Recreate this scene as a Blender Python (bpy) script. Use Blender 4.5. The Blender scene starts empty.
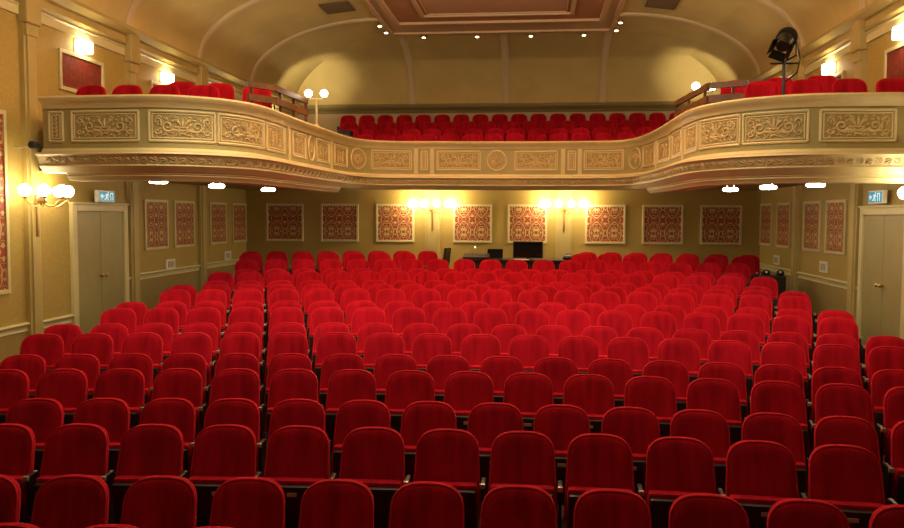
import bpy, bmesh, math, random
from mathutils import Vector, Matrix, Quaternion
random.seed(4)
PI = math.pi
S = bpy.context.scene
COL = S.collection

# ------------------------------------------------------------------ camera
PITCH, YAW, ROLL = 0.0604, 0.1055, 0.0048
cd = bpy.data.cameras.new('camera'); cam = bpy.data.objects.new('camera', cd); COL.objects.link(cam)
cy, sy, cp, sp, cr, sr = math.cos(YAW), math.sin(YAW), math.cos(PITCH), math.sin(PITCH), math.cos(ROLL), math.sin(ROLL)
F = Vector((-sy*cp, cy*cp, -sp)); R0 = Vector((cy, sy, 0)); U0 = R0.cross(F)
Rv = R0*cr + U0*sr; Uv = U0*cr - R0*sr
M = Matrix((Rv, Uv, -F)).transposed().to_4x4(); M.translation = Vector((1.02, 0, 2.55))
cam.matrix_world = M
cd.sensor_fit = 'HORIZONTAL'; cd.sensor_width = 36.0; cd.lens = 800/904*36.0
cd.clip_start = 0.05; cd.clip_end = 200
S.camera = cam

# ------------------------------------------------------------------ world, lights, exposure
w = bpy.data.worlds.new('world'); S.world = w; w.use_nodes = True
w.node_tree.nodes['Background'].inputs[0].default_value = (1.0, 0.72, 0.45, 1)
w.node_tree.nodes['Background'].inputs[1].default_value = 0.02
S.view_settings.view_transform = 'Standard'; S.view_settings.look = 'None'
S.view_settings.gamma = 1.0; S.view_settings.use_curve_mapping = False
S.view_settings.exposure = 0.0

def spot(name, loc, target, power, size, blend=0.6, radius=0.12, color=(1, .78, .52)):
    l = bpy.data.lights.new(name, 'SPOT'); l.energy = power; l.spot_size = math.radians(size); l.spot_blend = blend
    l.shadow_soft_size = radius; l.color = color
    o = bpy.data.objects.new(name, l); COL.objects.link(o); o.location = loc
    o.rotation_euler = (Vector(target)-Vector(loc)).to_track_quat('-Z', 'Y').to_euler()
    return o
def area(name, loc, target, power, sx, sy_, color=(1, .78, .52)):
    l = bpy.data.lights.new(name, 'AREA'); l.energy = power; l.shape = 'RECTANGLE'; l.size = sx; l.size_y = sy_; l.color = color
    o = bpy.data.objects.new(name, l); COL.objects.link(o); o.location = loc
    o.rotation_euler = (Vector(target)-Vector(loc)).to_track_quat('-Z', 'Y').to_euler()
    return o
# ceiling luminaires of the hall (above the frame): over the middle of the stalls
for i, (x, y, p) in enumerate([(-2.6, 7.6, 950), (0, 7.4, 1000), (2.6, 7.6, 950)]):
    spot('ceiling_spot_light', (x, y, 7.25), (x*1.2, 10.6, 1.0), p*.72, 43, 0.6, 0.25)
area('ceiling_rose_light', (0, 9.5, 7.2), (0, 8.2, 0), 120, 3.0, 3.0)
def bulb(name, loc, power, radius, color=(1, .79, .53)):
    l = bpy.data.lights.new(name, 'POINT'); l.energy = power; l.shadow_soft_size = radius; l.color = color
    o = bpy.data.objects.new(name, l); COL.objects.link(o); o.location = loc; return o
# unseen bulb added above the frame as ambient fill for vault and hall
bulb('hall_fill_light', (0, 8.0, 5.9), 170, 0.5)
for sg in (-1, 1): bulb('hall_fill_light', (sg*3.1, 7.9, 5.5), 95, 0.3)  # pair of unseen bulbs added to brighten the balcony wings
bulb('stage_fill_light', (-1.5, -2.0, 6.0), 18, 0.5)  # dim fill added behind the camera to lift the seat fronts
area('front_fill_light', (0, 5.8, 7.2), (0, 5.8, 0), 90, 4.0, 1.5)  # unseen panel added to brighten tops and rims of the front seats
bulb('hall_fill_light', (0, 13.0, 6.6), 90, 0.4)  # unseen bulb added to light the parapet and wings
area('vault_fill_light', (0, 12.5, 6.3), (0, 12.6, 9), 780, 2.5, 2.5)  # unseen upward panel added for soft bounce off the vault
for sg in (-1, 1):      # small uplights behind the balcony wings washing the vault corners
    spot('vault_uplight', (sg*5.65, 20.7, 5.15), (sg*5.55, 22.7, 6.35), 270, 56, 1.0, 0.12, (1, .80, .48))

for x in (-4.0, -2.0, 0, 2.0, 4.0):     # unseen spots added to brighten the front balcony rows
    spot('balcony_fill_light', (x*.7, 19.0, 7.2), (x, 20.4, 4.55), 105, 40, 0.7, 0.06)

# ------------------------------------------------------------------ materials
MATS = {}
def mat(name, color, rough=0.7, metal=0.0, noise=0.0, nscale=8.0, emit=None, estr=0.0, sheen=0.0, sheen_tint=None, bump=0.0, bscale=40.0, spec=0.5):
    if name in MATS: return MATS[name]
    m = bpy.data.materials.new(name); m.use_nodes = True; nt = m.node_tree; b = nt.nodes['Principled BSDF']
    b.inputs['Base Color'].default_value = (*color, 1); b.inputs['Roughness'].default_value = rough; b.inputs['Metallic'].default_value = metal
    b.inputs['Specular IOR Level'].default_value = spec
    tc = nt.nodes.new('ShaderNodeTexCoord')
    if noise > 0:
        n = nt.nodes.new('ShaderNodeTexNoise'); n.inputs['Scale'].default_value = nscale; n.inputs['Detail'].default_value = 5
        nt.links.new(tc.outputs['Object'], n.inputs['Vector'])
        cr_ = nt.nodes.new('ShaderNodeValToRGB')
        cr_.color_ramp.elements[0].position = 0.3; cr_.color_ramp.elements[1].position = 0.7
        cr_.color_ramp.elements[0].color = (*[c*(1-noise) for c in color], 1)
        cr_.color_ramp.elements[1].color = (*[min(1, c*(1+noise)) for c in color], 1)
        nt.links.new(n.outputs['Fac'], cr_.inputs['Fac']); nt.links.new(cr_.outputs['Color'], b.inputs['Base Color'])
    if bump > 0:
        n2 = nt.nodes.new('ShaderNodeTexNoise'); n2.inputs['Scale'].default_value = bscale; n2.inputs['Detail'].default_value = 3
        nt.links.new(tc.outputs['Object'], n2.inputs['Vector'])
        bp = nt.nodes.new('ShaderNodeBump'); bp.inputs['Strength'].default_value = bump; bp.inputs['Distance'].default_value = 0.01
        nt.links.new(n2.outputs['Fac'], bp.inputs['Height']); nt.links.new(bp.outputs['Normal'], b.inputs['Normal'])
    if emit:
        b.inputs['Emission Color'].default_value = (*emit, 1); b.inputs['Emission Strength'].default_value = estr
    if sheen:
        b.inputs['Sheen Weight'].default_value = sheen; b.inputs['Sheen Roughness'].default_value = 0.35
        b.inputs['Sheen Tint'].default_value = (*(sheen_tint or (1, 1, 1)), 1)
    MATS[name] = m
    return m

def damask(name, red, gold, px=0.40, py=0.56, fade=1.0):
    m = bpy.data.materials.new(name); m.use_nodes = True; nt = m.node_tree; b = nt.nodes['Principled BSDF']
    N, Lk = nt.nodes, nt.links
    uv = N.new('ShaderNodeUVMap'); uv.uv_map = 'UVMap'
    nz = N.new('ShaderNodeTexNoise'); nz.inputs['Scale'].default_value = 9; nz.inputs['Detail'].default_value = 2
    Lk.new(uv.outputs[0], nz.inputs['Vector'])
    sep = N.new('ShaderNodeSeparateXYZ'); Lk.new(uv.outputs[0], sep.inputs[0])
    def mth(op, a, b_=None, c=None):
        n = N.new('ShaderNodeMath'); n.operation = op
        for i, v in enumerate((a, b_, c)):
            if v is None: continue
            if isinstance(v, (int, float)): n.inputs[i].default_value = v
            else: Lk.new(v, n.inputs[i])
        return n.outputs[0]
    u = mth('ADD', sep.outputs[0], mth('MULTIPLY', mth('SUBTRACT', nz.outputs['Fac'], 0.5), 0.05))
    v = sep.outputs[1]
    cu = mth('COSINE', mth('MULTIPLY', u, 2*PI/px)); cv = mth('COSINE', mth('MULTIPLY', v, 2*PI/py))
    c2v = mth('COSINE', mth('MULTIPLY', v, 4*PI/py)); c3u = mth('COSINE', mth('MULTIPLY', u, 6*PI/px)); c5v = mth('COSINE', mth('MULTIPLY', v, 10*PI/py))
    f = mth('ADD', mth('ADD', cu, cv), mth('MULTIPLY', c2v, 0.25))
    line = mth('LESS_THAN', mth('ABSOLUTE', f), 0.15)
    af = mth('ABSOLUTE', f)
    fl = mth('ADD', af, mth('MULTIPLY', mth('MULTIPLY', c3u, c5v), 0.33))
    ring = mth('LESS_THAN', mth('ABSOLUTE', mth('SUBTRACT', mth('ADD', fl, mth('MULTIPLY', c5v, 0.12)), 0.62)), 0.09)
    core = mth('LESS_THAN', mth('ABSOLUTE', mth('SUBTRACT', fl, 1.50)), 0.16)
    tot = mth('MINIMUM', mth('ADD', mth('ADD', line, ring), core), 1.0)
    mix = N.new('ShaderNodeMix'); mix.data_type = 'RGBA'
    mix.inputs[6].default_value = (*red, 1); mix.inputs[7].default_value = (*gold, 1)
    Lk.new(mth('MULTIPLY', tot, fade), mix.inputs[0]); Lk.new(mix.outputs[2], b.inputs['Base Color'])
    b.inputs['Roughness'].default_value = 0.6
    return m

VELVET = mat('red_velvet', (0.37, 0.005, 0.016), 0.9, noise=0.26, nscale=5, sheen=0.40, sheen_tint=(1, .05, .06), spec=0.08)
# brushed pile: soft vertical streaks in the velvet
_nt = VELVET.node_tree; _n = [q for q in _nt.nodes if q.type == 'TEX_NOISE'][0]
_mp = _nt.nodes.new('ShaderNodeMapping'); _mp.inputs['Scale'].default_value = (2.6, 1.0, 0.35)
_tc = [q for q in _nt.nodes if q.type == 'TEX_COORD'][0]
_oi = _nt.nodes.new('ShaderNodeObjectInfo'); _va = _nt.nodes.new('ShaderNodeVectorMath'); _va.operation = 'ADD'
_cx = _nt.nodes.new('ShaderNodeCombineXYZ'); _mm = _nt.nodes.new('ShaderNodeMath'); _mm.operation = 'MULTIPLY'; _mm.inputs[1].default_value = 40
_nt.links.new(_oi.outputs['Random'], _mm.inputs[0]); _nt.links.new(_mm.outputs[0], _cx.inputs[0])
_nt.links.new(_tc.outputs['Object'], _va.inputs[0]); _nt.links.new(_cx.outputs[0], _va.inputs[1])
_nt.links.new(_va.outputs[0], _mp.inputs['Vector']); _nt.links.new(_mp.outputs[0], _n.inputs['Vector'])
LITRIM = mat('red_lit_rim', (0.52, 0.009, 0.018), 0.8, sheen=0.5, sheen_tint=(1, .10, .10), spec=0.15)  # seat edge in lighter red, with rim light put into the colour
SHELL = mat('black_seat_shell', (0.010, 0.012, 0.010), 0.45, noise=0.3, nscale=12)
ARM = mat('black_armrest', (0.012, 0.010, 0.010), 0.4)
TIP = mat('brushed_metal_tip', (0.55, 0.50, 0.42), 0.35, metal=0.6)
PLATE = mat('number_plate', (0.42, 0.42, 0.34), 0.5)
WALL = mat('olive_gold_wall_fabric', (0.41, 0.295, 0.070), 0.65, noise=0.10, nscale=30, bump=0.15, bscale=120)
DADO = mat('olive_dado', (0.34, 0.24, 0.07), 0.6, noise=0.08, nscale=20)
PIL = mat('olive_pilaster_paint', (0.46, 0.36, 0.125), 0.5, noise=0.05, nscale=5)
CREAM = mat('cream_trim_paint', (0.61, 0.54, 0.28), 0.45, noise=0.04, nscale=6)
PARA = mat('sage_gold_parapet_paint', (0.34, 0.31, 0.13), 0.5, noise=0.05, nscale=5)
ORN = mat('cream_gold_ornament', (0.54, 0.445, 0.21), 0.5, noise=0.15, nscale=18)
FIELD = mat('olive_gold_panel_field', (0.37, 0.30, 0.12), 0.6, noise=0.12, nscale=25)
COVE = mat('ochre_vault_plaster', (0.62, 0.49, 0.20), 0.8, noise=0.07, nscale=1.5, bump=0.2, bscale=6)
RIB = mat('cream_vault_rib', (0.66, 0.53, 0.33), 0.6)
CEILR = mat('terracotta_ceiling_panel', (0.50, 0.24, 0.11), 0.8, noise=0.06, nscale=3)
CEILB = mat('salmon_ceiling_border', (0.66, 0.46, 0.27), 0.7)
CEILT = mat('salmon_pale_centre', (0.58, 0.33, 0.19), 0.7)
SOFF = mat('olive_soffit_paint', (0.34, 0.27, 0.13), 0.7)
FLOOR = mat('dark_carpet', (0.035, 0.010, 0.010), 0.95, noise=0.3, nscale=60)
DOOR = mat('olive_door_paint', (0.34, 0.29, 0.115), 0.45, noise=0.05, nscale=4)
WOOD = mat('brown_varnished_wood', (0.13, 0.055, 0.02), 0.35, noise=0.35, nscale=6)
BRASS = mat('aged_brass', (0.50, 0.36, 0.14), 0.35, metal=0.9)
BLACK = mat('black_plastic', (0.010, 0.010, 0.011), 0.35)
DARKM = mat('dark_grey_metal', (0.05, 0.05, 0.055), 0.4, metal=0.5)
GLASSB = mat('black_screen', (0.006, 0.009, 0.008), 0.12)
GLOBE = mat('lit_opal_globe', (1, .95, .85), 0.3, emit=(1.0, .80, .50), estr=70)
GLOBEN = mat('lit_opal_globe_near_stage', (1, .95, .85), 0.3, emit=(1.0, .80, .50), estr=36)
GLOBES = mat('lit_opal_globe_balcony', (1, .95, .85), 0.3, emit=(1.0, .86, .64), estr=12)
SHADE = mat('lit_wall_shade', (1, .95, .85), 0.3, emit=(1.0, .82, .52), estr=26)
LED = mat('lit_white_diffuser', (1, 1, .95), 0.3, emit=(1.0, .88, .66), estr=40)
DOWN = mat('lit_downlight', (1, 1, .9), 0.3, emit=(1.0, .82, .5), estr=9)
WHITE = mat('white_plastic', (0.75, 0.72, 0.62), 0.4)
EXITB = mat('exit_sign_cyan', (0.01, 0.22, 0.38), 0.3, emit=(0.0, .36, .62), estr=.35)
EXITW = mat('exit_sign_white', (0.8, 0.95, 1.0), 0.3, emit=(0.45, .9, 1.0), estr=.5)
PAPER = mat('white_paper', (0.75, 0.72, 0.65), 0.8)
DAM = damask('red_gold_damask', (0.27, 0.040, 0.012), (0.50, 0.36, 0.13), px=.42, py=.62)
DAM2 = damask('deep_red_damask', (0.19, 0.020, 0.010), (0.27, 0.06, 0.03), px=0.5, py=0.7, fade=0.6)
VENT = mat('brown_vent_grille', (0.16, 0.10, 0.05), 0.6)
DARKCURT = mat('dark_stage_cloth', (0.03, 0.012, 0.010), 0.95)

# ------------------------------------------------------------------ mesh helpers
def link(name, me, m=None, parent=None, loc=None):
    o = bpy.data.objects.new(name, me); COL.objects.link(o)
    if m: me.materials.append(m)
    if parent: o.parent = parent
    if loc is not None: o.location = loc
    return o
def obj(name, bm, m, parent=None, smooth=False, loc=None):
    bmesh.ops.recalc_face_normals(bm, faces=bm.faces[:])
    if smooth:
        for f in bm.faces: f.smooth = True
    me = bpy.data.meshes.new(name); bm.to_mesh(me); bm.free()
    if smooth:
        try: me.set_sharp_from_angle(angle=math.radians(40))
        except Exception: pass
    return link(name, me, m, parent, loc)
def struct(name, bm, m, parent=None, smooth=False):
    o = obj(name, bm, m, parent, smooth)
    if not parent: o['kind'] = 'structure'
    return o
def tag(o, label, cat, group=None):
    o['label'] = label; o['category'] = cat
    if group: o['group'] = group
    return o
def thing(name, label, cat, loc=(0, 0, 0), rz=0.0, group=None):
    o = bpy.data.objects.new(name, None); COL.objects.link(o); o.location = loc; o.rotation_euler = (0, 0, rz)
    o.empty_display_size = 0.1
    return tag(o, label, cat, group)
def B(): return bmesh.new()
def box(bm, x0, x1, y0, y1, z0, z1, bev=0.0):
    r = bmesh.ops.create_cube(bm, size=1.0)
    for v in r['verts']:
        v.co = Vector(((x0+x1)/2+v.co.x*(x1-x0), (y0+y1)/2+v.co.y*(y1-y0), (z0+z1)/2+v.co.z*(z1-z0)))
    if bev:
        es = list({e for v in r['verts'] for e in v.link_edges})
        bmesh.ops.bevel(bm, geom=es, offset=bev, segments=2, affect='EDGES', profile=0.6)
    return bm
def tube(bm, pts, r, n=8, cap=True, flat=1.0, up=Vector((0, 0, 1)), closed=False):
    """sweep an n-gon along pts; r number or list; flat squeezes it along the first normal"""
    pts = [Vector(p) for p in pts]; rings = []; K = len(pts)
    nrm = None
    for i, p in enumerate(pts):
        if closed: t = pts[(i+1) % K]-pts[i-1]
        else: t = pts[min(i+1, K-1)]-pts[max(i-1, 0)]
        t.normalize()
        if nrm is None:
            nrm = up.cross(t)
            if nrm.length < 1e-3: nrm = Vector((1, 0, 0)).cross(t)
            nrm.normalize()
        else:
            nrm = nrm-t*nrm.dot(t); nrm.normalize()
        b = t.cross(nrm); rr = r[i] if isinstance(r, (list, tuple)) else r
        rings.append([bm.verts.new(p+nrm*math.cos(2*PI*k/n)*rr*flat+b*math.sin(2*PI*k/n)*rr) for k in range(n)])
    for i in range(K if closed else K-1):
        a, c = rings[i], rings[(i+1) % K]
        for k in range(n): bm.faces.new((a[k], a[(k+1) % n], c[(k+1) % n], c[k]))
    if cap and not closed:
        bm.faces.new(rings[0][::-1]); bm.faces.new(rings[-1])
    return bm
def lathe(bm, prof, c=(0, 0, 0), n=20, axis='Z'):
    rings = []
    for (r, h) in prof:
        ring = []
        for k in range(n):
            a = 2*PI*k/n; x, y = r*math.cos(a), r*math.sin(a)
            co = {'Z': (x, y, h), 'Y': (x, h, y), 'X': (h, x, y)}[axis]
            ring.append(bm.verts.new(Vector(c)+Vector(co)))
        rings.append(ring)
    for a, b in zip(rings, rings[1:]):
        for k in range(n): bm.faces.new((a[k], a[(k+1) % n], b[(k+1) % n], b[k]))
    bm.faces.new(rings[0][::-1]); bm.faces.new(rings[-1])
    return bm
def sphere(bm, c, r, seg=18):
    bmesh.ops.create_uvsphere(bm, u_segments=seg, v_segments=seg//2+2, radius=r, matrix=Matrix.Translation(c)); return bm
def extr(bm, pts, vec):
    """closed polygon pts extruded by vec"""
    a = [bm.verts.new(p) for p in pts]; b = [bm.verts.new(Vector(p)+Vector(vec)) for p in pts]
    bm.faces.new(a[::-1]); bm.faces.new(b); n = len(a)
    for i in range(n): bm.faces.new((a[i], a[(i+1) % n], b[(i+1) % n], b[i]))
    return bm
def dup(root, loc, rz):
    r = root.copy(); COL.objects.link(r); r.location = loc; r.rotation_euler = (0, 0, rz)
    for ch in root.children:
        c = ch.copy(); COL.objects.link(c); c.parent = r
        for g in ch.children:
            d = g.copy(); COL.objects.link(d); d.parent = c
    return r
ORD = ['first', 'second', 'third', 'fourth', 'fifth', 'sixth', 'seventh', 'eighth', 'ninth', 'tenth', 'eleventh', 'twelfth', 'thirteenth', 'fourteenth', 'fifteenth', 'sixteenth', 'seventeenth', 'eighteenth', 'nineteenth', 'twentieth']

# ------------------------------------------------------------------ stalls layout: curved rows (depth, curvature, seat-top height, positions along the row)
OX = 1.02; XC = -0.022
ROWS = {
 'A':(3.960,0.0324,0.925,[-2.74,-2.19,-1.64,-1.09,-.55,0.0,.55,1.1,1.65]),
 'B':(4.815,0.0342,0.908,[-3.43,-2.87,-2.31,-1.75,-1.19,-0.63,-0.07,0.49,1.05,1.61,2.17]),
 'C':(5.670,0.0359,1.016,[-3.86,-3.32,-2.77,-2.23,-1.69,-1.14,-0.6,-0.06,0.48,1.03,1.57,2.11]),
 'D':(6.525,0.0377,1.016,[-4.14,-3.59,-3.04,-2.5,-1.95,-1.4,-0.85,-0.3,0.24,0.79,1.33,1.88,2.42,2.97]),
 'E':(7.379,0.0394,1.108,[-4.93,-4.4,-3.87,-3.33,-2.79,-2.24,-1.69,-1.14,-0.59,-0.04,0.51,1.06,1.61,2.16,2.7,3.25]),
 'F':(8.234,0.0412,1.108,[-5.27,-4.73,-4.19,-3.64,-3.09,-2.54,-1.98,-1.43,-0.88,-0.32,0.23,0.78,1.33,1.87,2.41,2.94,3.47]),
 'G':(9.089,0.0429,1.208,[-5.56,-5.02,-4.47,-3.92,-3.37,-2.82,-2.26,-1.71,-1.16,-0.6,-0.05,0.5,1.05,1.6,2.14,2.69,3.22,3.76]),
 'H':(9.944,0.0446,1.208,[-5.81,-5.27,-4.73,-4.18,-3.64,-3.08,-2.53,-1.98,-1.42,-0.87,-0.31,0.24,0.8,1.35,1.9,2.44,2.98,3.52,4.05]),
 'I':(10.799,0.0464,1.308,[-5.57,-5.02,-4.47,-3.91,-3.36,-2.81,-2.25,-1.7,-1.14,-0.59,-0.03,0.52,1.07,1.63,2.18,2.72,3.27,3.82]),
 'J':(11.653,0.0481,1.308,[-5.81,-5.27,-4.73,-4.18,-3.63,-3.08,-2.53,-1.97,-1.42,-0.86,-0.3,0.25,0.81,1.36,1.91,2.46,3.01,3.55,4.08]),
 'K':(12.508,0.0499,1.410,[-5.57,-5.03,-4.48,-3.92,-3.37,-2.81,-2.26,-1.7,-1.14,-0.59,-0.03,0.52,1.08,1.63,2.18,2.73,3.27,3.81]),
 'L':(13.363,0.0516,1.410,[-5.82,-5.28,-4.74,-4.21,-3.67,-3.13,-2.58,-2.04,-1.49,-0.94,-0.39,0.17,0.72,1.27,1.82,2.38,2.94,3.5,4.06]),
 'M':(14.218,0.0533,1.410,[-5.61,-5.06,-4.51,-3.96,-3.41,-2.86,-2.31,-1.76,-1.21,-0.66,-0.11,0.44,0.99,1.54,2.09,2.64,3.19,3.74]),
 'N':(15.072,0.0551,1.510,[-5.85,-5.31,-4.78,-4.24,-3.69,-3.14,-2.59,-2.04,-1.49,-0.94,-0.39,0.17,0.72,1.27,1.82,2.38,2.94,3.5,4.06]),
 'O':(15.927,0.0568,1.510,[-5.69,-5.12,-4.56,-4.0,-3.44,-2.88,-2.32,-1.76,-1.21,-0.66,-0.11,0.44,0.99,1.54,2.09,2.64,3.19,3.74]),
 'P':(16.782,0.0586,1.650,[-5.98,-5.41,-4.84,-4.27,-3.71,-3.15,-2.59,-2.04,-1.49,-0.94,-0.39,0.17,0.72,1.26,1.81,2.37,2.92,3.47,4.02]),
 'Q':(17.637,0.0603,1.750,[-6.2,-5.64,-5.08,-4.53,-3.97,-3.41,-2.86,1.0,1.55,2.1,2.66,3.21,3.77,4.32]),
 'R':(18.492,0.0621,1.750,[-6.47,-5.91,-5.35,-4.79,-4.22,-3.64,-3.06,-2.49,1.17,1.72,2.28,2.83,3.39,4.0,4.64]),
}
TOPH = 0.90            # height of a seat back above its floor
RN = list(ROWS)
# ------------------------------------------------------------------ floor: curved terraces
bm = B(); NX = 24
def arcY(yk, k, x):    # x in world
    X = x-OX-XC; return yk-(1-math.sqrt(max(0.0, 1-(k*X)**2)))/k
fronts = []
for n in RN:
    y, k, z, _ = ROWS[n]; fronts.append((y-0.56, k, z-TOPH))
strips = []
xs = [-6.22+12.44*i/NX for i in range(NX+1)]
prev = [(-3.2, fronts[0][2])]
rows_y = [[-3.2]*(NX+1)]; zs = [fronts[0][2]]
for i, (y, k, z) in enumerate(fronts):
    if i and abs(z-zs[-1]) > 0.01:
        rows_y.append([arcY(y, k, x) for x in xs]); zs.append(z)
rows_y.append([19.45]*(NX+1))
for i, z in enumerate(zs):
    a = [bm.verts.new((x, y, z)) for x, y in zip(xs, rows_y[i])]
    b = [bm.verts.new((x, y, z)) for x, y in zip(xs, rows_y[i+1])]
    for j in range(NX): bm.faces.new((a[j], a[j+1], b[j+1], b[j]))
    if i+1 < len(zs):
        c = [bm.verts.new((x, y, zs[i+1])) for x, y in zip(xs, rows_y[i+1])]
        for j in range(NX): bm.faces.new((b[j], b[j+1], c[j+1], c[j]))
struct('floor', bm, FLOOR)

# ------------------------------------------------------------------ walls
HX = 6.22; YB = 19.4; YU = 23.6; SOF = 3.17
struct('wall_left', box(B(), -HX-0.25, -HX, -3.4, YU+0.2, -0.1, 5.9), WALL)
struct('wall_right', box(B(), HX, HX+0.25, -3.4, YU+0.2, -0.1, 5.9), WALL)
struct('wall_back', box(B(), -HX, HX, YB, YB+0.2, 0.0, SOF), WALL)
struct('wall_balcony_back', box(B(), -HX, HX, YU, YU+0.2, 3.3, 5.9), mat('pale_straw_wall', (0.60, 0.50, 0.30), 0.7))
struct('wall_front', box(B(), -HX, HX, -3.4, -3.2, 0, 7.5), DARKCURT)

# vault: flat ceiling with side coves and a back cove meeting in a mitre
FX, FY, ZS, ZC = 2.92, 21.42, 5.82, 7.40
def ring(phi):
    a = FX+(HX-FX)*math.cos(phi); b = FY+(YU-FY)*math.cos(phi); z = ZS+(ZC-ZS)*math.sin(phi)
    return a, b, z
bm = B(); NP = 20; prevr = None
for i in range(NP+1):
    a, b, z = ring(PI/2*i/NP)
    r = [bm.verts.new(p) for p in ((-a, -3.2, z), (-a, b, z), (a, b, z), (a, -3.2, z))]
    if prevr:
        for j in range(3): bm.faces.new((prevr[j], prevr[j+1], r[j+1], r[j]))
    prevr = r
cv = struct('wall_vault', bm, COVE, smooth=True)
bm = B()
# ceiling border ring and recessed terracotta panels
BX, BY = 2.55, 20.25
struct('ceiling', box(B(), -FX, FX, -3.2, FY, ZC, ZC+0.12), CEILB)
bm = B(); box(bm, -BX, BX, -3.0, BY, ZC-0.012, ZC+0.02)
struct('trim_1', bm, CEILR)
bm = B()
def frame_xy(bm, x0, x1, y0, y1, w_, z0, z1):
    box(bm, x0-w_, x0+w_, y0-w_, y1+w_, z0, z1, 0.012); box(bm, x1-w_, x1+w_, y0-w_, y1+w_, z0, z1, 0.012)
    box(bm, x0+w_, x1-w_, y1-w_, y1+w_, z0, z1, 0.012)
frame_xy(bm, -BX, BX, -3.0, BY, 0.07, ZC-0.07, ZC)
frame_xy(bm, -1.80, 1.80, -3.0, 19.55, 0.05, ZC-0.06, ZC)
frame_xy(bm, -1.66, 1.66, -3.0, 19.4, 0.02, ZC-0.04, ZC)
frame_xy(bm, -FX+0.04, FX-0.04, -3.0, FY-0.04, 0.05, ZC-0.05, ZC+0.02)
struct('trim_2', bm, CEILB)
bm = B(); box(bm, -1.62, 1.62, -3.0, 19.3, ZC-0.03, ZC-0.005); struct('trim_3', bm, CEILT)

# ribs
PY = [1.9, 4.85, 7.8, 10.8, 13.69, 16.66, 19.8]
def rib(pts_fn, dirw, name):
    bm = B(); rings = []
    for i in range(25):
        p, nrm = pts_fn(PI/2*i/24)
        q = []
        for (a, d) in ((-0.10, -0.02), (-0.10, 0.03), (-0.05, 0.06), (0.05, 0.06), (0.10, 0.03), (0.10, -0.02)):
            q.append(bm.verts.new(Vector(p)+Vector(dirw)*a+Vector(nrm)*d))
        rings.append(q)
    for a, b in zip(rings, rings[1:]):
        for k in range(5): bm.faces.new((a[k], a[k+1], b[k+1], b[k]))
    return struct(name, bm, RIB, smooth=False)
tn = 4
for sgn in (-1, 1):
    for y in PY[2:]:
        def fn(ph, sgn=sgn, y=y):
            a, b, z = ring(ph); n = Vector((-sgn*math.cos(ph)/(HX-FX), 0, -math.sin(ph)/(ZC-ZS))); n.normalize()
            return (sgn*a, y, z), n
        rib(fn, (0, 1, 0), 'trim_%d' % tn); tn += 1
for x in (-2.68, 0.08, 2.84):
    def fn(ph, x=x):
        a, b, z = ring(ph); n = Vector((0, -math.cos(ph)/(YU-FY), -math.sin(ph)/(ZC-ZS))); n.normalize()
        return (x, b, z), n
    rib(fn, (1, 0, 0), 'trim_%d' % tn); tn += 1

# entablature along the side walls (frieze + cornice) and cornice on the back wall
def prof_x(sgn, y0, y1, prof, m, name, zoff=0):
    bm = B(); extr(bm, [(sgn*(HX-o), y0, z) for o, z in prof], (0, y1-y0, 0)); return struct(name, bm, m)
for sgn, sd in ((-1, 'left'), (1, 'right')):
    prof_x(sgn, -3.2, YU, [(-.01, 5.32), (.03, 5.32), (.03, 5.44), (.05, 5.46), (.03, 5.49), (.03, 5.50), (-.01, 5.50)], CREAM, 'trim_%d' % tn); tn += 1
    prof_x(sgn, -3.2, YU, [(-.01, 5.50), (.06, 5.50), (.09, 5.54), (.05, 5.56), (.05, 5.66), (.10, 5.68), (.16, 5.74), (.18, 5.76), (.18, 5.81), (.12, 5.84), (-.01, 5.84)], PIL, 'trim_%d' % tn); tn += 1
bm = B(); extr(bm, [(-HX, YU-o, z) for o, z in [(-.01, 5.56), (.03, 5.56), (.05, 5.62), (.04, 5.64), (.09, 5.68), (.13, 5.74), (.13, 5.80), (-.01, 5.84)]], (2*HX, 0, 0)); struct('trim_%d' % tn, bm, mat('dark_olive_moulding', (.24, .19, .07), .5)); tn += 1

# pilasters
for sgn, sd in ((-1, 'left'), (1, 'right')):
    for y in PY[2:6]:
        bm = B()
        box(bm, *sorted((sgn*(HX-0.07), sgn*(HX+0.02))), y-0.14, y+0.14, 0, 5.32)
        box(bm, *sorted((sgn*(HX-0.10), sgn*HX)), y-0.09, y+0.09, 0.02, 5.2, 0.01)
        box(bm, *sorted((sgn*(HX-0.15), sgn*HX)), y-0.17, y+0.17, 5.22, 5.70, 0.02)
        box(bm, *sorted((sgn*(HX-0.12), sgn*HX)), y-0.13, y+0.13, 5.05, 5.22, 0.02)
        struct('trim_%d' % tn, bm, PIL); tn += 1
for x in (-1.51, 1.66):
    bm = B(); box(bm, x-0.19, x+0.19, YB-0.05, YB+0.01, 0, SOF); box(bm, x-0.13, x+0.13, YB-0.07, YB, 0, SOF, 0.01)
    struct('trim_%d' % tn, bm, PIL); tn += 1

# chair rails and dado
def rail(sgn, y0, y1, ztop):
    global tn
    prof_x(sgn, y0, y1, [(-.01, ztop), (.045, ztop), (.055, ztop-.02), (.045, ztop-.04), (.02, ztop-.05), (.015, ztop-.10), (.025, ztop-.12), (-.01, ztop-.13)], CREAM, 'trim_%d' % tn); tn += 1
    prof_x(sgn, y0, y1, [(-.01, 0.02), (.008, 0.02), (.008, ztop-.125), (-.01, ztop-.125)], DADO, 'trim_%d' % tn); tn += 1
for sgn in (-1, 1):
    for (y0, y1, z) in ((-3.2, 10.66, 1.0), (10.94, 11.76, 0.98), (13.48, 13.55, 1.43), (13.83, 16.52, 1.47), (16.80, 19.4, 1.48)):
        rail(sgn, y0, y1, z)

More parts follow.
